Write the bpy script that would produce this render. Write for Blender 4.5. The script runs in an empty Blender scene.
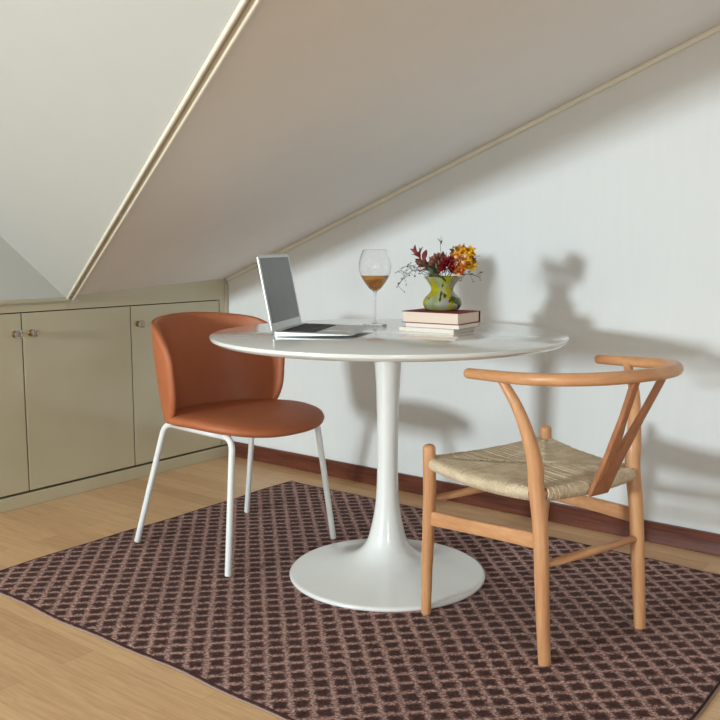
import bpy, bmesh, math, random
from mathutils import Vector, Matrix
from math import sin, cos, pi, radians, sqrt, atan2
C = bpy.context.scene.collection
random.seed(7)

# ------------------------------------------------------------------ helpers
def lin(r, g, b):
    f = lambda c: (c/255/12.92) if c/255 <= .04045 else ((c/255+.055)/1.055)**2.4
    return (f(r), f(g), f(b), 1)

def tag(o, label=None, cat=None, group=None, kind=None):
    if label: o['label'] = label
    if cat: o['category'] = cat
    if group: o['group'] = group
    if kind: o['kind'] = kind
    return o

def thing(name, label, cat, loc=(0, 0, 0), rz=0, group=None):
    o = bpy.data.objects.new(name, None); C.objects.link(o)
    o.location = loc; o.rotation_euler = (0, 0, rz); o.empty_display_size = .05
    return tag(o, label, cat, group)

def obj(name, bm, mat, parent=None, smooth=True, bevel=0, subsurf=0, label=None, seg=2, angle=40, autosm=None):
    me = bpy.data.meshes.new(name)
    bmesh.ops.recalc_face_normals(bm, faces=bm.faces[:])
    bm.to_mesh(me); bm.free()
    for p in me.polygons: p.use_smooth = smooth
    if smooth and autosm:
        me.set_sharp_from_angle(angle=radians(autosm))
    o = bpy.data.objects.new(name, me); C.objects.link(o)
    me.materials.append(mat)
    if parent is not None: o.parent = parent
    if bevel:
        m = o.modifiers.new('bevel', 'BEVEL'); m.width = bevel; m.segments = seg
        m.limit_method = 'ANGLE'; m.angle_limit = radians(angle)
    if subsurf:
        m = o.modifiers.new('subsurf', 'SUBSURF'); m.levels = subsurf; m.render_levels = subsurf
    if label: o['label'] = label
    return o

def add_box(bm, lo, hi, M=None):
    vs = [bm.verts.new((x, y, z)) for x in (lo[0], hi[0]) for y in (lo[1], hi[1]) for z in (lo[2], hi[2])]
    for f in ((0, 1, 3, 2), (4, 6, 7, 5), (0, 4, 5, 1), (2, 3, 7, 6), (0, 2, 6, 4), (1, 5, 7, 3)):
        bm.faces.new([vs[i] for i in f])
    if M is not None:
        for v in vs: v.co = M @ v.co
    return bm
def box(lo, hi, M=None): return add_box(bmesh.new(), lo, hi, M)

def add_poly(bm, pts):
    return bm.faces.new([bm.verts.new(p) for p in pts])

def catmull(pts, n=8):
    P = [Vector(p) for p in pts]
    P = [2*P[0]-P[1]] + P + [2*P[-1]-P[-2]]
    out = []
    for i in range(1, len(P)-2):
        a, b, c, d = P[i-1:i+3]
        for k in range(n):
            t = k/n
            out.append(.5*((2*b)+(c-a)*t+(2*a-5*b+4*c-d)*t*t+(3*b-a-3*c+d)*t**3))
    out.append(P[-2]); return out

def add_tube(bm, pts, rad, seg=16, flat=None, up=None, cap=True, dome=False):
    """pts list of points, rad number / list; flat=(a,b) scale of cross-section axes"""
    P = [Vector(p) for p in pts]; n = len(P)
    R = rad if isinstance(rad, (list, tuple)) else [rad]*n
    if len(R) != n:
        R = [R[min(int(i/(n-1)*(len(R)-1)), len(R)-2)] +
             (R[min(int(i/(n-1)*(len(R)-1)), len(R)-2)+1]-R[min(int(i/(n-1)*(len(R)-1)), len(R)-2)]) *
             (i/(n-1)*(len(R)-1)-min(int(i/(n-1)*(len(R)-1)), len(R)-2)) for i in range(n)]
    T = []
    for i in range(n):
        t = P[min(i+1, n-1)]-P[max(i-1, 0)]
        T.append(t.normalized() if t.length > 1e-9 else Vector((0, 0, 1)))
    if dome:   # rounded ends
        P2, R2, T2 = [], [], []
        for a in (0, 30, 60):
            c = cos(radians(90-a)); P2.append(P[0]-T[0]*R[0]*.8*cos(radians(a))); R2.append(R[0]*max(.02, sin(radians(a)))); T2.append(T[0])
        P2 += P; R2 += list(R); T2 += T
        for a in (60, 30, 0):
            P2.append(P[-1]+T[-1]*R[-1]*.8*cos(radians(a))); R2.append(R[-1]*max(.02, sin(radians(a)))); T2.append(T[-1])
        P, R, T = P2, R2, T2; n = len(P)
    u = Vector(up) if up else (Vector((0, 0, 1)) if abs(T[0].z) < .9 else Vector((1, 0, 0)))
    rings = []
    for i in range(n):
        u = (u-T[i]*u.dot(T[i])).normalized() if not up else (Vector(up)-T[i]*Vector(up).dot(T[i])).normalized()
        w = T[i].cross(u)
        fa, fb = flat if flat else (1, 1)
        rings.append([bm.verts.new(P[i]+(u*cos(2*pi*k/seg)*fa+w*sin(2*pi*k/seg)*fb)*R[i]) for k in range(seg)])
    for a, b in zip(rings, rings[1:]):
        for k in range(seg):
            bm.faces.new((a[k], a[(k+1) % seg], b[(k+1) % seg], b[k]))
    if cap:
        bm.faces.new(rings[0][::-1]); bm.faces.new(rings[-1])
    return bm
def tube(*a, **k): return add_tube(bmesh.new(), *a, **k)

def add_lathe(bm, prof, seg=64, M=None, close=False):
    """prof list of (r,z); r==0 ends make poles"""
    rings = []
    for r, z in prof:
        if r < 1e-6: rings.append([bm.verts.new((0, 0, z))])
        else: rings.append([bm.verts.new((r*cos(2*pi*k/seg), r*sin(2*pi*k/seg), z)) for k in range(seg)])
    pr = list(zip(rings, rings[1:]))
    if close: pr.append((rings[-1], rings[0]))
    for a, b in pr:
        for k in range(seg):
            k2 = (k+1) % seg
            if len(a) == 1 and len(b) == 1: continue
            if len(a) == 1: bm.faces.new((a[0], b[k2], b[k]))
            elif len(b) == 1: bm.faces.new((a[k], a[k2], b[0]))
            else: bm.faces.new((a[k], a[k2], b[k2], b[k]))
    if M is not None:
        for rg in rings:
            for v in rg: v.co = M @ v.co
    return bm
def lathe(*a, **k): return add_lathe(bmesh.new(), *a, **k)

def smooth_prof(pts, n=6):
    return [(max(0, v.x), v.y) for v in catmull([(a, b, 0) for a, b in pts], n)]

# ------------------------------------------------------------------ materials
class Mat:
    def __init__(s, name, base=(.8, .8, .8, 1), rough=.5, **kw):
        s.m = bpy.data.materials.new(name); s.m.use_nodes = True
        s.t = s.m.node_tree; s.b = s.t.nodes['Principled BSDF']
        s.set('Base Color', base); s.set('Roughness', rough)
        for k, v in kw.items(): s.set(k.replace('_', ' '), v)
    def set(s, k, v):
        if isinstance(v, tuple) and len(v) == 3: v = (*v, 1)
        s.b.inputs[k].default_value = v
    def n(s, typ, **kw):
        nd = s.t.nodes.new(typ)
        for k, v in kw.items():
            if k.startswith('i_'):
                nd.inputs[k[2:].replace('_', ' ')].default_value = v
            else: setattr(nd, k, v)
        return nd
    def l(s, a, b): s.t.links.new(a, b)
    def coord(s, scale=(1, 1, 1), rot=(0, 0, 0), kind='Object', loc=(0, 0, 0)):
        tc = s.n('ShaderNodeTexCoord'); mp = s.n('ShaderNodeMapping')
        mp.inputs['Scale'].default_value = scale; mp.inputs['Rotation'].default_value = rot; mp.inputs['Location'].default_value = loc
        s.l(tc.outputs[kind], mp.inputs['Vector']); return mp.outputs['Vector']
    def noise(s, vec, scale=5, detail=3, rough=.5, dist=0):
        nd = s.n('ShaderNodeTexNoise'); nd.inputs['Scale'].default_value = scale
        nd.inputs['Detail'].default_value = detail; nd.inputs['Roughness'].default_value = rough
        nd.inputs['Distortion'].default_value = dist
        s.l(vec, nd.inputs['Vector']); return nd.outputs['Fac']
    def ramp(s, fac, stops, interp='LINEAR'):
        nd = s.n('ShaderNodeValToRGB'); e = nd.color_ramp.elements; nd.color_ramp.interpolation = interp
        while len(e) < len(stops): e.new(.5)
        for i, (p, c) in enumerate(stops):
            e[i].position = p; e[i].color = c if isinstance(c, tuple) else (c, c, c, 1)
        s.l(fac, nd.inputs['Fac']); return nd.outputs['Color']
    def mix(s, fac, a, b, mode='MIX'):
        nd = s.n('ShaderNodeMix', data_type='RGBA', blend_type=mode)
        for k, v in ((0, fac), (6, a), (7, b)):
            if hasattr(v, 'links') or isinstance(v, bpy.types.NodeSocket): s.l(v, nd.inputs[k])
            else: nd.inputs[k].default_value = v
        return nd.outputs[2]
    def math(s, op, a, b=None):
        nd = s.n('ShaderNodeMath', operation=op)
        for k, v in ((0, a), (1, b)):
            if v is None: continue
            if isinstance(v, bpy.types.NodeSocket): s.l(v, nd.inputs[k])
            else: nd.inputs[k].default_value = v
        return nd.outputs[0]
    def bump(s, h, strength=.3, dist=.002):
        nd = s.n('ShaderNodeBump'); nd.inputs['Strength'].default_value = strength; nd.inputs['Distance'].default_value = dist
        s.l(h, nd.inputs['Height']); s.l(nd.outputs['Normal'], s.b.inputs['Normal'])
    def base(s, c): s.l(c, s.b.inputs['Base Color'])

def wood_mat(name, c1, c2, scale, rough=.4, fine=14, **kw):
    m = Mat(name, c1, rough, **kw)
    v = m.coord(scale)
    f = m.noise(v, fine, 6, .6, .3)
    f2 = m.noise(v, fine*.25, 2, .5)
    a = m.math('ADD', m.math('MULTIPLY', f, .6), m.math('MULTIPLY', f2, .4))
    m.base(m.ramp(a, [(.36, c1), (.62, c2)])); m.bump(f, .15, .0006)
    return m.m

# plaster walls
def plaster(name, c, streak=True):
    m = Mat(name, c, .75)
    v = m.coord((14, 14, 1.2) if streak else (3, 3, 3))
    f = m.noise(v, 3, 4, .6)
    g = m.noise(m.coord((1, 1, 1)), 180, 2, .6)
    c2 = tuple(x*.985 for x in c[:3])+(1,)
    m.base(m.ramp(f, [(.35, c2), (.65, c)]))
    h = m.math('ADD', m.math('MULTIPLY', f, .8), m.math('MULTIPLY', g, .25)); m.bump(h, .10, .002)
    return m.m
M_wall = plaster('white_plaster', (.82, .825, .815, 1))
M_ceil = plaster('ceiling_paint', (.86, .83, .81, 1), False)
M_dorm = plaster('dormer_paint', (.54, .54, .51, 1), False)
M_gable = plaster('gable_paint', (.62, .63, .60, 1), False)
m = Mat('cream_trim', lin(240, 234, 218), .35); g = m.noise(m.coord(), 40, 2); m.bump(g, .05, .001); M_trim = m.m
m = Mat('cream_lacquer', (.56, .50, .375, 1), .16, Coat_Weight=.3, Coat_Roughness=.08)
g = m.noise(m.coord((1, 1, 1)), 4, 2); m.base(m.ramp(g, [(.3, (.55, .485, .335, 1)), (.7, (.59, .53, .37, 1))])); m.bump(g, .02, .01); M_cab = m.m
M_dark = Mat('dark_gap', (.012, .01, .008, 1), .8).m

# oak floor, planks along X
m = Mat('oak_floor', (.4, .25, .12, 1), .38)
v = m.coord((1, 1, 1))
br = m.n('ShaderNodeTexBrick'); br.offset = .37; br.offset_frequency = 2
br.inputs['Scale'].default_value = 1; br.inputs['Brick Width'].default_value = .62; br.inputs['Row Height'].default_value = .092
br.inputs['Mortar Size'].default_value = .0006; br.inputs['Mortar Smooth'].default_value = .3; br.inputs['Bias'].default_value = 0
br.inputs['Color1'].default_value = (0, 0, 0, 1); br.inputs['Color2'].default_value = (1, 1, 1, 1); br.inputs['Mortar'].default_value = (.35, .35, .35, 1)
m.l(v, br.inputs['Vector'])
tone = m.ramp(br.outputs['Color'], [(0, lin(196, 148, 106)), (.35, lin(218, 174, 128)), (.7, lin(226, 184, 138)), (1, lin(206, 160, 116))])
gr = m.noise(m.coord((1.6, 22, 1)), 4, 6, .62, .6)
col = m.mix(.35, tone, m.ramp(gr, [(.3, lin(182, 136, 94)), (.6, lin(236, 196, 150))]), 'MIX')
mort = m.mix(m.math('MULTIPLY', br.outputs['Fac'], .45), col, (.12, .065, .03, 1))
m.base(mort); m.bump(m.math('SUBTRACT', m.math('MULTIPLY', gr, .2), m.math('MULTIPLY', br.outputs['Fac'], .5)), .2, .001)
M_floor = m.m

M_base = wood_mat('mahogany_baseboard', lin(74, 34, 24), lin(116, 62, 46), (1.2, 20, 20), .3, 6, Coat_Weight=.2)
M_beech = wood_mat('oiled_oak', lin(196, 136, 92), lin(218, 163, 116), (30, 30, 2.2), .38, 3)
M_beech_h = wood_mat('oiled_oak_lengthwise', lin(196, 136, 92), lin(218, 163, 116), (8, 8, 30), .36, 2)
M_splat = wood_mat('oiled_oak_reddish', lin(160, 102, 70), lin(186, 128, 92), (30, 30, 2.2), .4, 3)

# rug
def rug_nodes(name):
    m = Mat(name, (.1, .04, .03, 1), .95)
    try: m.set('Sheen Weight', .03); m.set('Sheen Roughness', .5); m.set('Sheen Tint', (.8, .6, .55, 1))
    except Exception: pass
    tc = m.n('ShaderNodeTexCoord'); 
    nz = m.n('ShaderNodeTexNoise'); nz.inputs['Scale'].default_value = 70; nz.inputs['Detail'].default_value = 6; nz.inputs['Roughness'].default_value = .75
    m.l(tc.outputs['Object'], nz.inputs['Vector'])
    off = m.n('ShaderNodeVectorMath', operation='MULTIPLY_ADD')
    off.inputs[1].default_value = (.022, .022, 0); m.l(nz.outputs['Color'], off.inputs[0]); m.l(tc.outputs['Object'], off.inputs[2])
    sx = m.n('ShaderNodeSeparateXYZ'); m.l(off.outputs[0], sx.inputs[0])
    P1, P2 = .0475, .0430      # spacing of the dark blocks along the two diagonals of the rug
    def cell(o, P):
        f = m.math('FRACT', m.math('MULTIPLY', o, 1/P)); return m.math('ABSOLUTE', m.math('SUBTRACT', f, .5))
    du = m.math('MULTIPLY', m.math('ADD', sx.outputs[0], sx.outputs[1]), .7071)
    dv = m.math('MULTIPLY', m.math('SUBTRACT', sx.outputs[1], sx.outputs[0]), .7071)
    cx, cy = cell(du, P1), cell(dv, P2)
    mx = m.n('ShaderNodeMath', operation='SMOOTH_MAX'); m.l(cx, mx.inputs[0]); m.l(cy, mx.inputs[1]); mx.inputs[2].default_value = .15
    d = mx.outputs[0]
    line = m.ramp(d, [(.20, 0.), (.44, 1.)])
    fib = m.noise(m.coord((1, 1, 1)), 170, 4, .8)
    fib2 = m.noise(m.coord((1, 1, 1)), 150, 3, .7)
    big = m.noise(m.coord((1, 1, 1)), 1.6, 2)
    k = m.math('ADD', line, m.math('MULTIPLY', m.math('SUBTRACT', fib2, .5), 1.6))
    col = m.ramp(k, [(.10, lin(62, 28, 26)), (.5, lin(104, 66, 60)), (1.0, lin(176, 142, 134))])
    sp = m.ramp(fib, [(.42, (.34, .32, .31, 1)), (.60, (1.7, 1.65, 1.62, 1))])
    col = m.mix(1., col, sp, 'MULTIPLY')
    bg = m.ramp(big, [(.3, (.85, .85, .85, 1)), (.7, (1.12, 1.12, 1.12, 1))])
    m.base(m.mix(1., col, bg, 'MULTIPLY'))
    h = m.math('ADD', m.math('MULTIPLY', line, .5), m.math('MULTIPLY', fib, 1.0)); m.bump(h, .8, .004)
    return m.m
M_rug = rug_nodes('woven_brown_pile')
M_bind = Mat('rug_binding_mauve', lin(158, 132, 120), .9).m
M_bind2 = Mat('rug_binding_dark', lin(60, 28, 26), .9).m

m = Mat('white_lacquer', (.84, .84, .82, 1), .2, Coat_Weight=.4, Coat_Roughness=.1)
g = m.noise(m.coord(), 9, 2); m.bump(g, .01, .004); M_table = m.m
m = Mat('white_lacquer_top', (.80, .80, .78, 1), .1, Coat_Weight=.6, Coat_Roughness=.04)
g = m.noise(m.coord(), 9, 2); m.bump(g, .008, .004); M_top = m.m
m = Mat('white_satin_metal', (.82, .82, .80, 1), .32, Coat_Weight=.2); g = m.noise(m.coord(), 60, 2); m.bump(g, .02, .0005); M_wmetal = m.m

m = Mat('cognac_leather', lin(176, 104, 68), .55)
v = m.coord(); vor = m.n('ShaderNodeTexVoronoi'); vor.inputs['Scale'].default_value = 420; m.l(v, vor.inputs['Vector'])
g = m.noise(v, 5, 3); m.base(m.ramp(g, [(.3, lin(168, 94, 57)), (.7, lin(182, 105, 65))]))
m.bump(m.math('ADD', vor.outputs['Distance'], m.math('MULTIPLY', g, .3)), .12, .0006); M_leather = m.m
M_seam = Mat('leather_seam', lin(120, 58, 32), .6).m

m = Mat('paper_cord', lin(205, 182, 142), .8)
g = m.noise(m.coord(), 300, 3, .7); g2 = m.noise(m.coord(), 25, 3, .6)
a = m.math('ADD', m.math('MULTIPLY', g, .5), m.math('MULTIPLY', g2, .5))
m.base(m.ramp(a, [(.35, lin(196, 174, 142)), (.62, lin(232, 214, 186))])); m.bump(g, .4, .0008); M_cord = m.m

m = Mat('brushed_aluminium', (.62, .63, .62, 1), .34, Metallic=.85); g = m.noise(m.coord((1, 1, 1)), 500, 2); m.bump(g, .03, .0003); M_alu = m.m
m = Mat('dark_glossy_screen', (.055, .06, .055, 1), .22); m.set('Specular IOR Level', .8); g = m.noise(m.coord(), 3, 2); m.bump(g, .003, .01); M_screen = m.m
m = Mat('black_keys', (.015, .015, .015, 1), .5); g = m.noise(m.coord(), 100, 2); m.bump(g, .05, .0005); M_keys = m.m

M_glass = Mat('clear_glass', (1, 1, 1, 1), .0, Transmission_Weight=1., IOR=1.45).m
m = Mat('amber_wine', (.78, .33, .05, 1), .0, Transmission_Weight=.88, IOR=1.33); g = m.noise(m.coord(), 30, 2)
m.base(m.ramp(g, [(.3, (.70, .27, .04, 1)), (.7, (.86, .42, .08, 1))])); M_wine = m.m
M_crystal = Mat('knob_crystal', (.95, .93, .86, 1), .03, Transmission_Weight=.85, IOR=1.5).m
M_brass = Mat('aged_brass', lin(150, 120, 84), .3, Metallic=.9).m

def paper(name, c1, c2):
    m = Mat(name, c1, .85); w = m.n('ShaderNodeTexWave', bands_direction='Z'); w.inputs['Scale'].default_value = 300; w.inputs['Distortion'].default_value = 2
    m.l(m.coord(), w.inputs['Vector']); m.base(m.mix(w.outputs['Fac'], c1, c2)); m.bump(w.outputs['Fac'], .15, .0004); return m.m
M_pages = paper('cream_pages', lin(250, 226, 208), lin(232, 206, 186))
M_pages2 = paper('white_pages', lin(250, 240, 228), lin(234, 222, 208))
def cover(name, c, r=.45):
    m = Mat(name, c, r); g = m.noise(m.coord(), 250, 2); m.bump(g, .1, .0004)
    h = m.noise(m.coord(), 8, 2); m.base(m.ramp(h, [(.3, tuple(x*.9 for x in c[:3])+(1,)), (.7, c)])); return m.m
M_red = cover('red_cloth_cover', lin(128, 30, 36), .8); M_rose = cover('rose_cover', lin(206, 150, 140)); M_white = cover('off_white_cover', lin(236, 228, 214))
M_greycover = cover('grey_green_cover', lin(150, 146, 128))

# vase
m = Mat('murrine_glass', (.5, .55, .3, 1), .08, Coat_Weight=.5, Coat_Roughness=.03, Transmission_Weight=.5, IOR=1.3)
v = m.coord((1, 1, .55)); n1 = m.noise(v, 26, 2, .5, .4); n2 = m.noise(m.coord((1, 1, .22), loc=(3, 1, 2)), 24, 2, .5, .2); n3 = m.noise(m.coord((1, 1, .12), loc=(7, 4, 1)), 22, 1, .5)
c = m.ramp(n1, [(.30, lin(160, 174, 122)), (.55, lin(206, 212, 168))])
c = m.mix(m.ramp(n2, [(.49, 0.), (.54, 1.)]), c, lin(216, 204, 30))
c = m.mix(m.ramp(n1, [(.60, 0.), (.63, 1.)]), c, lin(92, 100, 24))
c = m.mix(m.ramp(n3, [(.60, 0.), (.64, 1.)]), c, lin(196, 186, 190))
m.base(c); M_vase = m.m

def petal(name, c1, c2, scale=60, rough=.6):
    m = Mat(name, c1, rough); g = m.noise(m.coord(), scale, 3); m.base(m.ramp(g, [(.38, c1), (.62, c2)]))
    m.set('Subsurface Weight', .0); m.bump(g, .2, .001); return m.m
M_redleaf = petal('dark_red_leaf', lin(92, 24, 30), lin(158, 52, 52)); M_brownleaf = petal('bronze_leaf', lin(110, 66, 44), lin(140, 96, 66))
M_mauve = petal('mauve_brown_petal', lin(132, 74, 62), lin(180, 116, 98)); M_crim = petal('crimson_petal', lin(110, 14, 26), lin(172, 40, 44))
M_yel = petal('golden_petal', lin(222, 146, 12), lin(246, 192, 40)); M_org = petal('burnt_orange_petal', lin(186, 80, 18), lin(222, 124, 30))
M_green = petal('grey_green_leaf', lin(74, 82, 58), lin(110, 118, 86)); M_stem = petal('stem_green_brown', lin(70, 74, 40), lin(96, 86, 50))
M_twig = petal('dark_twig', lin(44, 36, 32), lin(70, 58, 50)); M_berry = Mat('black_berry', lin(26, 24, 30), .3).m; M_peach = petal('peach_bud', lin(214, 150, 100), lin(236, 190, 140))

# ------------------------------------------------------------------ the room
# long wall along y=0, cabinet front along x=0, ceiling rises away from the cabinet; a cross gable opens to the left
def zmain(x, y): return .842+.376*x+.055*y
def zdorm(y): return .790-.786*(y+.824)
XE, YE, ZT = 5.6, -6.6, 2.40
yv = -2.86
def xmain_at(z, y): return (z-.842-.055*y)/.376
T = .12
def slab(name, pts, up, mat, kind='structure'):
    bm = bmesh.new(); u = Vector(up)
    a = [bm.verts.new(p) for p in pts]; b = [bm.verts.new(Vector(p)+u) for p in pts]
    bm.faces.new(a); bm.faces.new(b[::-1]); n = len(a)
    for i in range(n): bm.faces.new((a[i], b[i], b[(i+1) % n], a[(i+1) % n]))
    return tag(obj(name, bm, mat, smooth=False), kind=kind)
slab('floor', [(-.5, .1, 0), (XE+.1, .1, 0), (XE+.1, YE-.1, 0), (-.5, YE-.1, 0)], (0, 0, -T), M_floor)
slab('wall_right', [(-.5, 0, -.02), (XE, 0, -.02), (XE, 0, ZT+.1), (xmain_at(ZT, 0), 0, ZT+.1), (-.5, 0, zmain(-.5, 0)+.1)], (0, T, 0), M_wall)
A0 = (0, 0, zmain(0, 0)); A1 = (xmain_at(ZT, 0), 0, ZT)
V1 = (4.50, -2.905, ZT); V0 = (0, -.866, .79); yg = -2.64
# ceiling planes, each a thin roof panel
slab('ceiling', [(-.12, 0, zmain(-.12, 0)), A1, V1, V0, (-.12, -.866, zmain(-.12, -.866))], (0, 0, T), M_ceil)
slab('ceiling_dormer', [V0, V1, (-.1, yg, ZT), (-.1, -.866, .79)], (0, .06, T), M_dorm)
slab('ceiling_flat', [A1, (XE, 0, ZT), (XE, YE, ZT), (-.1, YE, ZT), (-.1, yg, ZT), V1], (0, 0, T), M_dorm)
# gable wall above cabinet
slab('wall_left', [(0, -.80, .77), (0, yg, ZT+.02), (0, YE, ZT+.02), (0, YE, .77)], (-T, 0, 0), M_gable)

def wall_with_hole(name, axis, pos, a0, a1, z0, z1, h, out, mat):
    """rectangular wall with one window hole h=(b0,b1,c0,c1)"""
    b0, b1, c0, c1 = h; bm = bmesh.new()
    for (p0, p1, q0, q1) in ((a0, b0, z0, z1), (b1, a1, z0, z1), (b0, b1, z0, c0), (b0, b1, c1, z1)):
        if axis == 'y': add_box(bm, (p0, min(pos, pos+out), q0), (p1, max(pos, pos+out), q1))
        else: add_box(bm, (min(pos, pos+out), p0, q0), (max(pos, pos+out), p1, q1))
    return tag(obj(name, bm, mat, smooth=False), kind='structure')
WA = (.50, 1.00, 1.02, 1.52)     # window in the end wall (x range, z range)
WB = (-5.75, -4.75, .85, 1.75)   # window in the wall behind the camera (y range, z range)
wall_with_hole('wall_end', 'y', YE, -.1, XE+.1, 0, ZT, WA, -T, M_wall)
wall_with_hole('wall_behind', 'x', XE, YE-.1, .1, 0, ZT, WB, T, M_wall)
def window(name, axis, pos, h):
    b0, b1, c0, c1 = h; bm = bmesh.new(); w = .03
    for (p0, p1, q0, q1) in ((b0, b0+w, c0, c1), (b1-w, b1, c0, c1), (b0+w, b1-w, c0, c0+w), (b0+w, b1-w, c1-w, c1)):
        if axis == 'y': add_box(bm, (p0, pos-.07, q0), (p1, pos-.03, q1))
        else: add_box(bm, (pos+.03, p0, q0), (pos+.07, p1, q1))
    return tag(obj(name, bm, M_trim, smooth=False), kind='structure')
window('window_1', 'y', YE, WA); window('window_2', 'x', XE, WB)

# baseboard, cove and valley battens
tag(obj('baseboard_right', box((.002, -.013, 0), (XE, 0, .0715)), M_base, bevel=.003, smooth=False), kind='structure')
bm = bmesh.new()
def strip(bm, a, b, nrm, side, w, t):
    """bar from a to b; side = width direction, nrm = thickness direction"""
    a, b, nrm, side = Vector(a), Vector(b), Vector(nrm).normalized(), Vector(side).normalized()
    vs = [bm.verts.new(p+side*s+nrm*q) for p in (a, b) for s, q in ((0, 0), (w, 0), (w, t), (0, t))]
    for f in ((0, 1, 2, 3), (7, 6, 5, 4), (0, 4, 5, 1), (1, 5, 6, 2), (2, 6, 7, 3), (3, 7, 4, 0)): bm.faces.new([vs[i] for i in f])
dn = Vector((.376, .055, -1)).normalized()     # into the room from the main slope
ux = Vector((1, 0, .376)).normalized()
strip(bm, A0, A1, dn, (0, -1, 0), .016, .018)
tag(obj('trim_1', bm, M_trim, bevel=.005, seg=3), kind='structure')
vd = (Vector(V1)-Vector(V0)).normalized(); sd = vd.cross(dn).normalized()
if sd.y < 0: sd = -sd
bm = bmesh.new()
strip(bm, Vector(V0), Vector(V1), dn, sd, .009, .012)
tag(obj('trim_2', bm, M_trim, bevel=.004, seg=3), kind='structure')
bm = bmesh.new()
strip(bm, Vector(V0)+sd*.021, Vector(V1)+sd*.021, dn, sd, .010, .019)
tag(obj('trim_3', bm, M_trim, bevel=.004, seg=3), kind='structure')
# ------------------------------------------------------------------ built-in cabinet along the knee wall
cab = thing('built_in_cabinet', 'cream lacquered built-in cabinet row under the sloping ceiling', 'cabinet', (0, 0, 0))
S = [-.057, -.5595, -1.0587, -1.558, -2.057, -2.556, -3.055]
bm = bmesh.new()
add_box(bm, (-.45, -3.2, .0), (-.030, -.002, .8))
obj('carcass', bm, M_dark, cab, smooth=False)
bm = bmesh.new()
add_box(bm, (-.03, -3.2, .7435), (-.001, -.86, .800))
add_box(bm, (-.03, -.0545, .0575), (-.001, -.004, .7435))
add_box(bm, (-.001, -.021, .0575), (.004, -.004, .822))
add_box(bm, (-.03, -.86, .7435), (-.001, -.004, .856))
obj('face_frame', bm, M_cab, cab, smooth=False, bevel=.0015)
obj('plinth', box((-.03, -3.2, 0), (.002, -.004, .051)), M_cab, cab, smooth=False, bevel=.002)
obj('ledge_moulding', box((-.004, -3.2, .774), (.012, -.845, .7915)), M_cab, cab, bevel=.005, seg=3)
knob_side = [1, 1, -1, 1, -1, 1]      # knob at the left (1) or right (-1) edge of each door
for i in range(6):
    y1, y0 = S[i]-.0028, S[i+1]+.0028
    d = obj('door', box((-.02, y0, .0595), (0, y1, .7400)), M_cab, cab, bevel=.0015, smooth=False)
    ky = (y0+.033) if knob_side[i] > 0 else (y1-.028); kz = .664
    M = Matrix.Translation((0, ky, kz)) @ Matrix.Rotation(pi/2, 4, 'Y')
    b = lathe([(0, 0), (.012, 0), (.013, .003), (.008, .006), (.006, .016), (.009, .018), (0, .019)], 24, M)
    kb = obj('knob', b, M_brass, d, autosm=40)
    b = bmesh.new(); add_lathe(b, [(0, .017), (.009, .018), (.0155, .024), (.0165, .030), (.012, .037), (.005, .0395), (0, .0395)], 10, M)
    obj('knob_head', b, M_crystal, kb, smooth=False, label='faceted clear glass knob head')

# ------------------------------------------------------------------ rug
rx0, rx1, ry0, ry1, rt = .565, 2.512, -1.606, -.194, .010
def wob(t, s): return .004*sin(t*5+s)+.0025*sin(t*13+s*2)
def rug_outline(n=90, inset=0):
    pts = []
    for i in range(n): t = i/n; pts.append((rx0+(rx1-rx0)*t, ry0+wob(t*3, 1)+inset))
    for i in range(n): t = i/n; pts.append((rx1+wob(t*2, 2)-inset, ry0+(ry1-ry0)*t))
    for i in range(n): t = i/n; pts.append((rx1-(rx1-rx0)*t, ry1+wob(t*3, 3)-inset))
    for i in range(n): t = i/n; pts.append((rx0+wob(t*2, 4)+inset, ry1-(ry1-ry0)*t))
    return pts
rug = thing('rug', 'dark brown woven rug with mauve grid pattern under the round table', 'rug', (0, 0, 0))
bm = bmesh.new(); o = rug_outline(inset=.004); cen = []
a = [bm.verts.new((x, y, .002)) for x, y in o]; b = [bm.verts.new((x, y, rt-.002)) for x, y in o]
o2 = rug_outline(inset=.009); c = [bm.verts.new((x, y, rt)) for x, y in o2]; n = len(o)
for p, q_ in ((a, b), (b, c)):
    for i in range(n): bm.faces.new((p[i], p[(i+1) % n], q_[(i+1) % n], q_[i]))
bm.faces.new(c); bm.faces.new(a[::-1])
obj('pile', bm, M_rug, rug, smooth=False)
bm = bmesh.new(); o = rug_outline(); pts = [(x, y, .003) for x, y in o]; pts.append(pts[0]); add_tube(bm, pts, .0028, 8, cap=False)
obj('edge_binding', bm, M_bind, rug, label='thin mauve edge binding')
bm = bmesh.new(); o = rug_outline(inset=.004); pts = [(x, y, .0078) for x, y in o]; pts.append(pts[0]); add_tube(bm, pts, .0024, 8, cap=False)
obj('edge_stitching', bm, M_bind2, rug, label='dark stitched edge line')

# ------------------------------------------------------------------ table
TX, TY, TH = 1.5145, -.8091, .7377
tb = thing('pedestal_table', 'round white pedestal table with trumpet foot standing on the brown rug', 'table', (TX, TY, rt))
H = TH-rt
obj('tabletop', lathe([(0, H-.022), (.485, H-.022), (.506, H-.017), (.5135, H-.010), (.515, H-.004), (.5142, H-.0012), (.512, H), (0, H)], 192), M_top, tb, autosm=30)
prof = smooth_prof([(.050, H-.022), (.0455, H-.040), (.040, H-.08), (.0355, H-.14), (.0325, H-.22), (.031, H-.32), (.031, H-.40), (.0325, H-.46), (.037, H-.52), (.046, H-.57),
                    (.060, .105), (.083, .073), (.115, .052), (.16, .036), (.21, .0245), (.26, .0165), (.288, .0125)], 6)
prof = [(0, H-.022)]+prof+[(.2925, .0095), (.2945, .006), (.293, .0015), (.29, 0), (0, 0)]
obj('pedestal', lathe(prof, 160), M_table, tb, autosm=50)
TZ = TH

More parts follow.
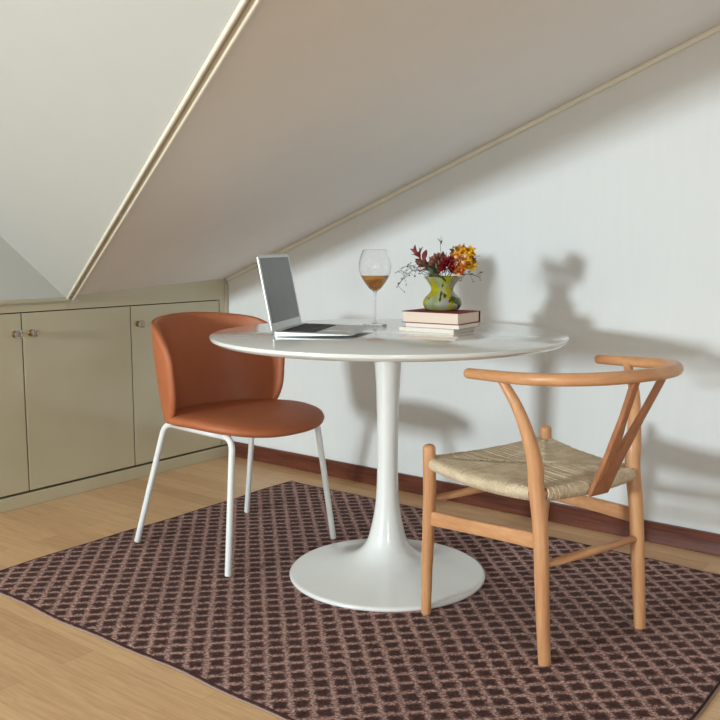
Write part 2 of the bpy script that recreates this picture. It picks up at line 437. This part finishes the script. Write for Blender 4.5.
# ------------------------------------------------------------------ cognac chair
FZ = rt
oc = thing('dining_chair', 'cognac leather chair with curved shell back and thin white metal legs', 'chair', (.950, -.887, FZ), radians(-4.5))
ZS = .425    # underside of seat (above rug)
legs = {(-1, -1): (-.235, -.232), (1, -1): (.233, -.228), (-1, 1): (-.222, .232), (1, 1): (.224, .232)}
tops = {(-1, -1): (-.125, -.185), (1, -1): (.212, -.185), (-1, 1): (-.12, .185), (1, 1): (.195, .185)}
zt = ZS-.012
for k, (fx, fy) in legs.items():
    tx, ty = tops[k]; foot = Vector((fx, fy, .006)); top = Vector((tx, ty, zt))
    d = (foot-top).normalized(); hor = Vector((-k[0], 0, 0)); r_ = .038
    # bend from the sloping leg into the horizontal side rail
    cor = top
    p = [foot, cor+d*r_]
    for j in range(1, 8):
        t = j/7; p.append((cor+d*r_)*(1-t)**2+cor*2*t*(1-t)+(cor+hor*r_)*t*t)
    b = tube(p, .0098, 16)
    obj('leg', b, M_wmetal, oc, autosm=50)
for s in (-1, 1):
    a_, b_ = tops[(-1, s)], tops[(1, s)]
    obj('side_rail', tube([(a_[0]+.037, a_[1], zt), (b_[0]-.037, b_[1], zt)], .0098, 16), M_wmetal, oc)
obj('cross_bar', tube([(.13, -.183, zt+.002), (.13, .185, zt+.002)], .0085, 12), M_wmetal, oc)
obj('cross_bar', tube([(-.08, -.183, zt+.002), (-.08, .185, zt+.002)], .0085, 12), M_wmetal, oc)
# seat cushion
def sup(t, a, b, n):
    c_, s_ = cos(t), sin(t); return (a*abs(c_)**(2/n)*(1 if c_ >= 0 else -1), b*abs(s_)**(2/n)*(1 if s_ >= 0 else -1))
bm = bmesh.new(); N = 72; rings = []
lay = [(.0, 0.0), (.5, 0), (.86, 0.), (.955, .003), (.99, .010), (1.0, .018), (.985, .026), (.93, .0315), (.80, .035), (.55, .0345), (.3, .033), (0, .032)]
for sc, z in lay:
    if sc == 0: rings.append([bm.verts.new((.052, 0, ZS+z))]); continue
    rg = []
    for k in range(N):
        x, y = sup(2*pi*k/N, .250, .236, 2.4); x = x+.052
        # slight waterfall towards the front, raised rear
        X, Y = .052+(x-.052)*sc, y*sc
        rg.append(bm.verts.new((X, Y, ZS+z+(-.018*max(0, (X-.08)/.2)**2)-.014*max(0, (.05-X)/.25))))
    rings.append(rg)
for a, b in zip(rings, rings[1:]):
    for k in range(N):
        k2 = (k+1) % N
        if len(a) == 1: bm.faces.new((a[0], b[k2], b[k]))
        elif len(b) == 1: bm.faces.new((a[k], a[k2], b[0]))
        else: bm.faces.new((a[k], a[k2], b[k2], b[k]))
obj('seat', bm, M_leather, oc)
# shell back
bm = bmesh.new(); NU, NV = 56, 26; z0, z1 = ZS-.004, ZS+.330; Phi = radians(88)
rows = []
th = .024
def shell_pt(u, v, off):
    # u -1..1 around, v 0..1 up
    zz = z0+(z1-z0)*v
    rc = .42; um = 1
    if v > 1-rc: e = (v-(1-rc))/rc; um = 1-.46*(1-sqrt(max(0, 1-e*e)))
    lo = .36
    if v < lo: e = (lo-v)/lo; um = 1-.22*(1-sqrt(max(0, 1-e*e)))
    ph = u*um*Phi
    af = .228+.034*v**1.1-.02*(1-v)**3; as_ = .240+.012*v-.012*(1-v)**2
    n_ = 2.15
    c_, s_ = cos(ph), sin(ph)
    x = -(af-off)*(abs(c_)**(2/n_))*(1 if c_ >= 0 else -1); y = (as_-off)*(abs(s_)**(2/n_))*(1 if s_ >= 0 else -1)
    zz -= .016*(abs(u)**2)*v     # top edge falls a little towards the sides
    return Vector((x+.0, y, zz))
inner = [[None]*(NU+1) for _ in range(NV+1)]; outer = [[None]*(NU+1) for _ in range(NV+1)]
for j in range(NV+1):
    v = .5-.5*cos(pi*j/NV)
    for i in range(NU+1):
        u = -1+2*i/NU; u = sin(u*pi/2)*.35+u*.65
        e = min(1, (1-abs(u))/.06, v/.05, (1-v)/.05); rr = sqrt(max(0, 1-(1-max(0, e))**2))
        mid = shell_pt(u, v, th/2)
        o_ = shell_pt(u, v, 0); i_ = shell_pt(u, v, th)
        outer[j][i] = bm.verts.new(mid+(o_-mid)*(.30+.70*rr)); inner[j][i] = bm.verts.new(mid+(i_-mid)*(.30+.70*rr))
for j in range(NV):
    for i in range(NU):
        bm.faces.new((outer[j][i], outer[j][i+1], outer[j+1][i+1], outer[j+1][i]))
        bm.faces.new((inner[j][i], inner[j+1][i], inner[j+1][i+1], inner[j][i+1]))
for j in range(NV):
    for i in (0, NU): bm.faces.new((outer[j][i], outer[j+1][i], inner[j+1][i], inner[j][i]))
for i in range(NU):
    for j in (0, NV): bm.faces.new((outer[j][i], outer[j][i+1], inner[j][i+1], inner[j][i]))
obj('backrest', bm, M_leather, oc)

# ------------------------------------------------------------------ wishbone chair
p = dict(ox=2.176, oy=-.877, th=.294, wfoot=.177, wseat=.176, wtop=.232, ffoot=-.033, ftop=.082, ztop=.668, wf=.217, wft=.219, df=.358, dft=.350, zf=.476, W=.238, A=.182, B=.168, ze=.684, zb=.703)
wc = thing('wishbone_chair', 'oiled oak armchair with woven cord seat and Y-shaped back splat', 'chair', (p['ox'], p['oy'], rt), pi-p['th'])
zr = lambda z: z-rt
# local +x = forward, +y = left side (towards the camera)
for s in (1, -1):
    ctl = [(p['ffoot'], p['wfoot']*s, .0), (p['ffoot']*.62, p['wfoot']*s, .15), (p['ffoot']*.2, (p['wfoot']-.002)*s, .32), (0.009, p['wseat']*s, .42),
           (.011, (p['wseat']+.004)*s, .475), (.022, (p['wseat']+.017)*s, .54), (.042, (p['wtop']-.02)*s, .61), (p['ftop']-.002, (p['wtop']-.003)*s, zr(p['ztop'])+.016)]
    pts = catmull(ctl, 8)
    b = tube(pts, [.0150, .0170, .0185, .0195, .0190, .0165, .0135, .0105], 20)
    obj('leg', b, M_beech, wc, autosm=50)
    ctl = [(p['df'], p['wf']*s, 0), (p['df']-.004, (p['wf']+.001)*s, .15), (p['df']-.014, (p['wf']+.004)*s, .32), (p['dft'], p['wft']*s, zr(p['zf'])-.016)]
    b = tube(catmull(ctl, 8)+[Vector((p['dft'], p['wft']*s, zr(p['zf'])-.008)), Vector((p['dft'], p['wft']*s, zr(p['zf'])-.003)), Vector((p['dft'], p['wft']*s, zr(p['zf'])))],
             [.0135]*4+[.0145]*4+[.016]*5+[.0172]*12+[.0165, .0125, .004], 20)
    obj('leg', b, M_beech, wc, autosm=50)
# arm rail
def rail(t):
    W, A, B = p['W'], p['A'], p['B']; u = abs(t)
    if u <= .75:
        an = u/.75*pi/2; s_ = W*(sin(an)**.9 if an > 0 else 0); f = -B+W*.85*(1-cos(an))
    else: s_ = W; f = -B+W*.85+(u-.75)/.25*(A+B-W*.85)
    return Vector((f, s_*(1 if t > 0 else -1), zr(p['zb']+(p['ze']-p['zb'])*u**1.5)))
RP = [rail(-1+2*i/72) for i in range(73)]
for _ in range(3): RP = [RP[0]]+[(RP[i-1]+RP[i]*2+RP[i+1])/4 for i in range(1, 72)]+[RP[-1]]
RR = [.0130+.0022*(1-abs(-1+2*i/72)**3) for i in range(73)]
b = tube(RP, RR, 20, flat=(1.0, 1.0), dome=True)
obj('arm_rail', b, M_beech_h, wc, autosm=60)
# seat rails (wrapped in cord)
ZR = .405
cR = {s: Vector((.003, p['wseat']*s, ZR)) for s in (1, -1)}; cF = {s: Vector((p['dft']+.002, p['wft']*s, ZR+.012)) for s in (1, -1)}
def side_curve(a, b, bow, sag, t):
    q_ = a.lerp(b, t); w = 4*t*(1-t); return q_+bow*w+Vector((0, 0, -sag*w))
sides = [(cF[1], cF[-1], Vector((.006, 0, 0)), .010), (cF[-1], cR[-1], Vector((0, -.004, 0)), .012),
         (cR[-1], cR[1], Vector((-.014, 0, 0)), .006), (cR[1], cF[1], Vector((0, .004, 0)), .012)]
names_ = ['front', 'side', 'rear', 'side']
for a, b, bow, sag in sides:
    pts = [side_curve(a, b, bow, sag, i/16) for i in range(17)]
    obj('seat_rail', tube(pts, .010, 12), M_beech_h, wc)
# woven cord
bm = bmesh.new(); cen = (cR[1]+cR[-1]+cF[1]+cF[-1])/4+Vector((0.0, 0, .004))
CW = .0054
for a, b, bow, sag in sides:
    L = (a-b).length; n = int(L/CW); along = (b-a).normalized(); outd = along.cross(Vector((0, 0, 1)))
    if outd.dot((a+b)/2-cen) < 0: outd = -outd
    gap = .019/L
    for i in range(n+1):
        t = gap+(1-2*gap)*i/n
        P0 = side_curve(a, b, bow, sag, t)
        D = (a.lerp(cen, 2*t) if t < .5 else b.lerp(cen, 2*(1-t)))
        D = D + Vector((0, 0, .011-.006*sin(pi*min(t, 1-t)*1.0)))
        jit = random.uniform(-.0012, .0012)
        r0 = .0150
        path = []
        for ang in (-150, -100, -50, 0, 40, 75): path.append(P0+outd*(r0*cos(radians(ang)))+Vector((0, 0, r0*sin(radians(ang))+jit)))
        top = P0+Vector((0, 0, r0)); inw = (D-top)
        for k in (.2, .5, .8, 1): path.append(top+inw*k+Vector((0, 0, jit-.003*sin(pi*k))))
        add_tube(bm, path, CW*.49, 6)
        # underside layer
        if i % 2 == 0:
            add_tube(bm, [P0-Vector((0, 0, r0)), D-Vector((0, 0, .024))], CW*.56*1.7, 5)
obj('woven_seat', bm, M_cord, wc)
# stretchers
def board(a, b, h, t, name, mat=M_beech_h):
    a, b = Vector(a), Vector(b); n = 14; d = (b-a).normalized(); up = Vector((0, 0, 1)); w = d.cross(up).normalized(); bm = bmesh.new(); rg = []
    for i in range(n+1):
        k = i/n; hh = h*(1-.10*sin(pi*k)); q_ = a.lerp(b, k)
        rg.append([bm.verts.new(q_+w*x*t/2+up*y*hh/2) for x, y in ((-1, -1), (1, -1), (1, 1), (-1, 1))])
    for A_, B_ in zip(rg, rg[1:]):
        for k in range(4): bm.faces.new((A_[k], A_[(k+1) % 4], B_[(k+1) % 4], B_[k]))
    bm.faces.new(rg[0]); bm.faces.new(rg[-1])
    return obj(name, bm, mat, wc, bevel=.005, seg=3)
for s in (1, -1):
    board((-.010, (p['wfoot']-.002)*s, .293), (p['df']-.012, (p['wf']+.003)*s, .268), .040, .017, 'stretcher')
obj('stretcher', tube([(-.016, -p['wfoot'], .236), (-.016, 0, .236), (-.016, p['wfoot'], .236)], [.0085, .0115, .0085], 16), M_beech_h, wc)
obj('stretcher', tube([(p['df']-.014, -p['wf'], .318), (p['df']-.014, 0, .318), (p['df']-.014, p['wf'], .318)], [.0085, .0115, .0085], 16), M_beech_h, wc)
# Y splat: flat profile in (s, h), bent along the back
bm = bmesh.new(); tk = .013
zb0, zb1 = .384, zr(p['zb'])-.004
def bend(s_, h):
    k = (h-zb0)/(zb1-zb0)
    f = -.026+(-p['B']+.026)*(k**1.0)+.012*sin(pi*k)*-1*0
    f += (s_*s_)*1.3*k
    return Vector((f, s_, h))
def ribbon(path):
    """path: list (s_left, s_right, h)"""
    rg = []
    for i, (a, b, h) in enumerate(path):
        A_, B_ = bend(a, h), bend(b, h); h2 = h+.01
        tan = (bend((a+b)/2, h2)-bend((a+b)/2, h)).normalized(); acr = (B_-A_).normalized(); nn = acr.cross(tan).normalized()*tk/2
        rg.append([bm.verts.new(A_-nn), bm.verts.new(B_-nn), bm.verts.new(B_+nn), bm.verts.new(A_+nn)])
    for A_, B_ in zip(rg, rg[1:]):
        for k in range(4): bm.faces.new((A_[k], A_[(k+1) % 4], B_[(k+1) % 4], B_[k]))
    bm.faces.new(rg[0]); bm.faces.new(rg[-1])
hs = zb0+.40*(zb1-zb0)
n = 8
low = []
for i in range(n+1):
    k = i/n; h = zb0+(hs-zb0)*k; w = .034-.002*sin(pi*k)+.002*k; low.append((-w, w, h))
ribbon(low)
for sg in (1, -1):
    pth = []
    for i in range(15):
        k = i/14; h = hs-.004+(zb1-hs+.004)*k
        ctr = .0185+(.050-.0185)*(k**.92); w = .0175*(1-.45*min(1, k*2.2)) if k < .5 else .0175*.55
        a, b = ctr-w, ctr+w
        pth.append((a, b, h) if sg > 0 else (-b, -a, h))
    ribbon(pth)
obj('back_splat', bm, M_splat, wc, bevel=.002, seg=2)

# ------------------------------------------------------------------ laptop
hx, hy = 1.324, -1.098
ang = atan2(.1, .213)
lp = thing('laptop', 'open silver laptop with dark screen on the white table', 'laptop', (hx, hy, TZ), ang)
# local x = from hinge to front, y = along hinge away from the camera
LD, LW = .230, .288
def rrect(x0, y0, x1, y1, r, n=6):
    out = []
    for cx_, cy_, a0 in ((x1-r, y0+r, -90), (x1-r, y1-r, 0), (x0+r, y1-r, 90), (x0+r, y0+r, 180)):
        for k in range(n+1):
            a = radians(a0+90*k/n); out.append((cx_+r*cos(a), cy_+r*sin(a)))
    return out
def prism(pts, z0, z1, M=None, taper=None):
    bm = bmesh.new(); a = [bm.verts.new((x, y, z0 if taper is None else taper(x, y, 0))) for x, y in pts]; b = [bm.verts.new((x, y, z1 if taper is None else taper(x, y, 1))) for x, y in pts]
    bm.faces.new(a[::-1]); bm.faces.new(b); n = len(a)
    for i in range(n): bm.faces.new((a[i], a[(i+1) % n], b[(i+1) % n], b[i]))
    if M is not None:
        for v in bm.verts: v.co = M @ v.co
    return bm
base = obj('base', prism(rrect(0, 0, LD, LW, .012), 0, 0, taper=lambda x, y, t: (.0115+.004*(1-x/LD)) if t else (.001+.0075*(x/LD)**2.0)), M_alu, lp, bevel=.0012, smooth=False, angle=30)
zk = lambda x: .0115+.004*(1-x/LD)
rotk = Matrix.Rotation(math.atan(.004/LD), 4, 'Y')
bm = bmesh.new(); add_box(bm, (.018, .022, .0152), (.118, LW-.022, .0156), None)
rows_ = 6
for r in range(rows_):
    kx = .021+r*.0162; hgt = .0135 if r else .008
    ncol = 14
    if r == 5: segs_ = [1, 1, 1, 1.3, 5, 1.3, 1, 1, 1]
    else: segs_ = [1.3]+[1]*12+[1.3]
    tot = sum(segs_); y = .025; wtot = LW-.05
    for s_ in segs_:
        w = s_/tot*wtot; add_box(bm, (kx, y+.001, .0153), (kx+hgt, y+w-.001, .0169)); y += w
for v in bm.verts: v.co.z -= .004*(v.co.x/LD)
obj('keyboard', bm, M_keys, base, smooth=False)
bm = box((.132, LW/2-.053, .0155), (.210, LW/2+.053, .0159))
for v in bm.verts: v.co.z -= .004*(v.co.x/LD)
obj('trackpad', bm, M_alu, base, smooth=False)
ML = Matrix.Translation((-.002, 0, .010)) @ Matrix.Rotation(radians(-(90+11)), 4, 'Y')
lid = obj('lid', prism(rrect(.0, 0, .222, LW, .010), -.0045, 0, ML), M_alu, lp, bevel=.001, smooth=False, angle=30)
# after the rotation the face that looks to the keyboard is local +z or -z; put the panel on that face
v0 = ML @ Vector((.1, .1, 0)); v1 = ML @ Vector((.1, .1, -.0045))
side = (0, .0005) if v0.x > v1.x else (-.005, -.0045)
sc = obj('screen', prism(rrect(.026, .012, .212, LW-.012, .002, 2), side[0], side[1], ML), M_screen, lid, smooth=False, label='dark switched-off display')
obj('hinge', tube([(-.002, .03, .0125), (-.002, LW-.03, .0125)], .0048, 12), M_keys, lp)

# ------------------------------------------------------------------ wine glass
GX, GY = 1.305, -.595
wg = thing('wine_glass', 'tall stemmed glass with amber wine behind the laptop', 'wine glass', (GX, GY, TZ))
obj('foot', lathe(smooth_prof([(.0045, .0085), (.009, .0052), (.02, .0032), (.036, .0018)], 4)+[(.0395, .0012), (.0395, .0002), (0, .0002), (0, .0085)], 48), M_glass, wg)
obj('stem', lathe([(0, .0085)]+smooth_prof([(.0045, .0086), (.0035, .02), (.0031, .06), (.0033, .085), (.005, .102), (.009, .1085)], 4)+[(0, .1085)], 24), M_glass, wg)
out = smooth_prof([(.0085, .1088), (.018, .115), (.034, .135), (.047, .158), (.0525, .183), (.050, .208), (.0435, .230), (.039, .2405)], 6)
inn = [(max(0, r-.0011), z+ (.0012 if i < 8 else 0)) for i, (r, z) in enumerate(out)]
obj('bowl', lathe([(0, .1088)]+out+inn[::-1]+[(0, .1102)], 64), M_glass, wg)
wl = [(r-.0004, z) for r, z in inn if z < .1585]
obj('wine', lathe([(0, .1106)]+wl+[(wl[-1][0], .1585), (0, .1585)], 64), M_wine, wg, autosm=60, label='amber coloured wine filling the lower bowl')

# ------------------------------------------------------------------ books
def book(label, loc, rz, L, D, h, mc, mp, cov=.0025, over=.003, spine=True):
    t = thing('book', label, 'book', loc, rz, None)
    # local x: along the visible long page edge, y: towards the wall; spine at +y
    obj('pages', box((-L/2+over, -D/2+over*.6, cov), (L/2-over, D/2-.004, h-cov)), mp, t, smooth=False, bevel=.0006)
    bm = bmesh.new(); add_box(bm, (-L/2, -D/2, 0), (L/2, D/2, cov)); add_box(bm, (-L/2, -D/2, h-cov), (L/2, D/2, h)); add_box(bm, (-L/2, D/2-.0035, cov), (L/2, D/2, h-cov))
    obj('cover', bm, mc, t, smooth=False, bevel=.0006)
    return t
bt = radians(4)
BX, BY = 1.592, -.648
def bpos(dx, dy, z): return (BX+dx*cos(bt)-dy*sin(bt), BY+dx*sin(bt)+dy*cos(bt), z)
book('white paperback at the bottom of the stack of three', bpos(-.011, -.004, TZ), bt-.01, .186, .130, .0125, M_white, M_pages2, .0008, .0004)
book('thin pale book with rose cover between the white and the red book', bpos(.006, .0, TZ+.0125), bt+.01, .180, .134, .0135, M_rose, M_pages2, .0012, .001)
book('thick red hardback on top of the stack beneath the vase', bpos(0, .002, TZ+.026), bt, .192, .140, .034, M_red, M_pages, .0018, .0035)
BZ = TZ+.060

# ------------------------------------------------------------------ vase and bouquet
VX, VY = 1.580, -.622
va = thing('vase', 'small pale green glass vase with yellow speckles standing on the red book', 'vase', (VX, VY, BZ), radians(20))
outv = smooth_prof([(.040, 0), (.050, .004), (.0575, .014), (.059, .024), (.053, .038), (.041, .050), (.0345, .060), (.036, .070), (.045, .085), (.056, .099), (.058, .101)], 6)
innv = [(r-.0045, z) for r, z in outv if z > .008]
obj('body', lathe([(0, 0)]+outv+[(.0560, .1018)]+innv[::-1]+[(0, .008)], 72), M_vase, va)

r_ = Vector((.7888, .6146, 0)); fw = Vector((-.61, .785, 0)).normalized(); up_ = Vector((0, 0, 1))
def P(px, py, dep=0.0): return r_*((px-443)/326)+fw*dep+up_*((307-py)/326)
def leaf(bm, base, tip, w, curl=.15, nrm=None, n=6, tk=.0009):
    base, tip = Vector(base), Vector(tip); d = tip-base; L = d.length; d.normalize()
    nrm = Vector(nrm) if nrm else Vector((random.uniform(-1, 1), random.uniform(-1, 1), random.uniform(.0, 1)))
    s = d.cross(nrm).normalized(); nn = s.cross(d).normalized(); rows = []
    for i in range(n+1):
        k = i/n; ww = w*(sin(pi*min(1, k*.93+.035))**.8)*.5*(1.15-.3*k); c = base+d*L*k+nn*(curl*L*sin(pi*k)*.6)
        rows.append([bm.verts.new(c-s*ww+nn*ww*.35), bm.verts.new(c), bm.verts.new(c+s*ww+nn*ww*.35), bm.verts.new(c-nn*tk)])
    for A_, B_ in zip(rows, rows[1:]):
        bm.faces.new((A_[0], A_[1], B_[1], B_[0])); bm.faces.new((A_[1], A_[2], B_[2], B_[1]))
        bm.faces.new((A_[0], B_[0], B_[3], A_[3])); bm.faces.new((A_[3], B_[3], B_[2], A_[2]))
def rv(a=1): return Vector((random.uniform(-a, a), random.uniform(-a, a), random.uniform(-a, a)))
def sprig(name, label, cat): return thing(name, label, cat, (VX, VY, BZ))
def stem(t, pts, r=.0013, mat=None):
    obj('stem', tube(catmull(pts, 6), [r*1.2, r], 8), mat or M_stem, t)
mouth = lambda a, b: (r_*a+fw*b+up_*.096)
foot_ = lambda a, b: (r_*a+fw*b+up_*.012)

# 1 dark red leaf branch leaning left
t = sprig('leaf_branch', 'dark red pointed leaf branch leaning left out of the vase', 'branch')
pth = [foot_(.02, .0), mouth(-.018, .0), P(427, 266, .0), P(420, 256, -.004), P(415, 247, -.006)]
stem(t, pth); bm = bmesh.new()
for (bx, by, tx_, ty_, w) in ((419, 255, 411, 247, .016), (418, 254, 416, 243, .015), (421, 256, 423, 245, .017), (422, 258, 412, 252, .015), (424, 259, 427, 248, .016), (418, 252, 420, 246, .012), (425, 262, 416, 257, .013), (421, 255, 417, 250, .014)):
    leaf(bm, P(bx, by, random.uniform(-.012, .008)), P(tx_, ty_, random.uniform(-.02, .015)), w)
obj('leaves', bm, M_redleaf, t)
# 2 bronze leaf branch
t = sprig('leaf_branch', 'bronze brown leaf sprig below the dark red leaves', 'branch')
stem(t, [foot_(.015, .015), mouth(-.02, .012), P(430, 267, .01), P(422, 261, .012)]); bm = bmesh.new()
for (bx, by, tx_, ty_, w) in ((424, 263, 416, 259, .015), (427, 265, 418, 265, .016), (428, 266, 424, 254, .015), (430, 268, 422, 268, .014), (431, 265, 430, 255, .016), (433, 268, 427, 260, .018)):
    leaf(bm, P(bx, by, random.uniform(0, .02)), P(tx_, ty_, random.uniform(-.01, .03)), w)
obj('leaves', bm, M_brownleaf, t)
# 3 grey-green leaves at the mouth
t = sprig('leaf_branch', 'grey green leaves at the left rim of the vase', 'branch')
stem(t, [foot_(.0, -.02), mouth(-.01, -.02), P(435, 268, -.02)]); bm = bmesh.new()
for (bx, by, tx_, ty_, w) in ((437, 272, 427, 264, .022), (436, 272, 431, 262, .022), (438, 272, 436, 259, .022), (440, 273, 428, 270, .018)):
    leaf(bm, P(bx, by, -.015), P(tx_, ty_, random.uniform(-.035, -.01)), w)
obj('leaves', bm, M_green, t)
# 4 mauve brown dome flower
def pompom(bm, c, R, n, w, ell=1.0, pointed=1.15):
    for i in range(n):
        z = 1-(i+.5)/n*1.45; a = i*2.39996; rr = sqrt(max(0, 1-z*z)); d = Vector((cos(a)*rr, sin(a)*rr, z*ell))
        leaf(bm, c+d*R*.35, c+d*R*random.uniform(.9, pointed), w, .12, nrm=d.cross(Vector((0, 0, 1)))+rv(.4), n=4)
t = sprig('protea_flower', 'round brownish mauve flower in the middle of the bouquet', 'flower')
stem(t, [foot_(-.015, .0), mouth(-.006, .0), P(439, 266, 0)]); bm = bmesh.new(); pompom(bm, P(438.5, 260.5, .0), .028, 70, .014)
obj('petals', bm, M_mauve, t)
# 5 crimson
t = sprig('dahlia_flower', 'crimson spiky flower low at the centre of the bouquet', 'flower')
stem(t, [foot_(.01, -.012), mouth(.006, -.02), P(446, 268, -.025)]); bm = bmesh.new(); pompom(bm, P(446.5, 265, -.020), .027, 80, .0095, 1.25, 1.35)
obj('petals', bm, M_crim, t)
# 6 dark red bud top
t = sprig('flower_bud', 'small dark red bud rising behind the crimson flower', 'flower bud')
stem(t, [foot_(.0, .02), mouth(.0, .02), P(444, 256, .015)]); bm = bmesh.new()
for i in range(9): leaf(bm, P(444, 259, .015), P(443.5+random.uniform(-5, 5), 250+random.uniform(-1, 3), .015+random.uniform(-.012, .012)), .010, .1)
obj('petals', bm, M_redleaf, t)
# 7 golden orchid spray
def orchid(bm, c, R):
    nd = Vector((random.uniform(-.6, .6), -1+random.uniform(-.3, .5), random.uniform(-.2, .7))).normalized(); a0 = random.uniform(0, 6)
    u = nd.cross(Vector((0, 0, 1))).normalized(); w = nd.cross(u)
    for k in range(5):
        a = a0+k*2*pi/5; d = (u*cos(a)+w*sin(a)+nd*.35).normalized(); leaf(bm, c, c+d*R*random.uniform(.85, 1.15), R*.62, .2, nrm=nd, n=5)
    leaf(bm, c, c+nd*R*.6, R*.5, .3, n=4)
t = sprig('orchid_spray', 'golden yellow orchid spray at the right of the bouquet', 'flower')
stem(t, [foot_(-.02, .01), mouth(.018, .0), P(458, 262, 0), P(467, 250, 0), P(470, 246, 0)]); bm = bmesh.new()
for x, y, d in ((463, 250, -.01), (470, 248, .0), (472, 255, -.012), (465, 257, -.02), (461, 263, -.022), (474, 259, .0), (468, 262, -.014), (466, 246, .01), (470, 252, .014), (460, 256, .0), (464, 266, -.014), (457, 253, -.012), (459, 248, .0), (473, 251, -.02), (467, 254, -.03), (471, 264, -.02)):
    orchid(bm, P(x, y, d), .0185)
obj('petals', bm, M_yel, t)
bm = bmesh.new()
for x, y, d in ((455, 250, 0), (453, 248, .0), (476, 260, 0), (461, 269, -.02), (457, 268, -.02)):
    for k in range(3): leaf(bm, P(x, y, d), P(x, y, d)+rv(.016), .010, .1)
obj('leaves', bm, M_brownleaf, t, label='brownish orange leaves')
# 8 burnt orange flower
t = sprig('orchid_spray', 'burnt orange blossom between the crimson and golden flowers', 'flower')
stem(t, [foot_(-.01, -.01), mouth(.01, -.01), P(455, 265, -.01)]); bm = bmesh.new()
for x, y, d in ((455, 261, -.034), (456, 268, -.040), (459, 257, -.026), (460, 270, -.036), (453, 255, -.012), (461, 264, -.042)): orchid(bm, P(x, y, d), .0155)
obj('petals', bm, M_org, t)
for x, y in ((454, 255), (457, 272), (461, 260), (463, 254)):
    bo = obj('bud', lathe(smooth_prof([(0, -.006), (.0055, -.001), (.005, .004), (0, .007)], 4), 10), M_peach, t, label='pale peach bud'); bo.location = P(x, y, -.058)
# 9-11 berry twigs
def twig(label, pth, side_, nb):
    t = sprig('berry_twig', label, 'twig'); pts = catmull(pth, 6)
    obj('stem', tube(pts, [.0009, .0007], 6), M_twig, t)
    bt_ = bmesh.new(); proto = None
    for i in range(nb):
        k = int(len(pts)*(.45+.55*i/nb)); k = min(k, len(pts)-1); b0 = pts[k]; e = b0+(r_*random.uniform(-.022, .022)+up_*random.uniform(-.022, .020)+fw*random.uniform(-.015, .015))
        add_tube(bt_, [b0, (b0+e)/2+rv(.003), e], .0005, 5)
        if proto is None: proto = bo = obj('berry', lathe(smooth_prof([(0, -.0022), (.0021, 0), (0, .0022)], 4), 8), M_berry, t)
        else: bo = proto.copy(); C.objects.link(bo)
        bo.location = e
    obj('side_twigs', bt_, M_twig, t)
twig('thin twig with black berries trailing left over the vase rim', [foot_(.02, -.01), mouth(-.035, -.005), P(424, 269, -.01), P(414, 268, -.012), P(405, 275, -.012), P(399, 283, -.01)], -1, 22)
twig('thin berry twig arching left behind the leaves', [foot_(.02, .01), mouth(-.030, .016), P(425, 272, .02), P(415, 264, .02), P(404, 265, .02)], -1, 14)
twig('short berry twig reaching right beside the golden flowers', [foot_(-.02, .0), mouth(.038, .005), P(463, 272, .005), P(471, 272, .0), P(480, 275, .0)], 1, 14)
t = sprig('bare_twig', 'single bare upright twig above the bouquet', 'twig')
obj('stem', tube(catmull([foot_(.0, .0), mouth(.0, .01), P(442, 258, .01), P(441, 246, .01), P(441.5, 235, .01)], 6), [.0010, .0006], 6), M_twig, t)
bm = bmesh.new(); leaf(bm, P(441, 241, .01), P(438, 237, .01), .004); leaf(bm, P(441, 243, .01), P(442.5, 238, .0), .004); obj('leaves', bm, M_twig, t)
t = sprig('bare_twig', 'thin twig tip sticking out right of the golden orchid', 'twig')
obj('stem', tube(catmull([foot_(-.015, .02), mouth(.02, .02), P(462, 262, .03), P(472, 255, .03), P(481, 254, .03)], 6), [.0010, .0006], 6), M_twig, t)

# ------------------------------------------------------------------ light
def area(name, loc, target, sx, sy, energy, color):
    L = bpy.data.lights.new(name, 'AREA'); L.shape = 'RECTANGLE'; L.size = sx; L.size_y = sy; L.energy = energy; L.color = color
    o = bpy.data.objects.new(name, L); C.objects.link(o); o.location = loc
    o.rotation_euler = (Vector(target)-Vector(loc)).to_track_quat('-Z', 'Y').to_euler(); return o
area('daylight_window_end', ((WA[0]+WA[1])/2, YE-.10, (WA[2]+WA[3])/2), (1.4, -1, .9), .42, .42, 270, (.82, .95, 1.0))
area('daylight_window_behind', (XE+.10, (WB[0]+WB[1])/2, (WB[2]+WB[3])/2), (1.4, -1, .7), .95, .85, 56, (.82, .94, 1.0))
w = bpy.data.worlds.new('World'); bpy.context.scene.world = w; w.use_nodes = True
w.node_tree.nodes['Background'].inputs[0].default_value = (.8, .88, 1, 1); w.node_tree.nodes['Background'].inputs[1].default_value = .6

# ------------------------------------------------------------------ camera
cd = bpy.data.cameras.new('camera'); co = bpy.data.objects.new('camera', cd); C.objects.link(co)
cd.sensor_width = 36; cd.sensor_fit = 'HORIZONTAL'; cd.lens = 889.19/720*36; cd.clip_start = .05
f_ = Vector((-.6095, .7825, -.1274)); rr_ = Vector((.7888, .6146, .0004)); uu_ = Vector((-.0786, .1002, .9919))
co.matrix_world = Matrix(((rr_.x, uu_.x, -f_.x, 3.0375), (rr_.y, uu_.y, -f_.y, -2.8978), (rr_.z, uu_.z, -f_.z, .9906), (0, 0, 0, 1)))
sc_ = bpy.context.scene; sc_.camera = co
sc_.view_settings.view_transform = 'Standard'; sc_.view_settings.look = 'None'; sc_.view_settings.gamma = 1; sc_.view_settings.exposure = -.24
sc_.view_settings.use_curve_mapping = False
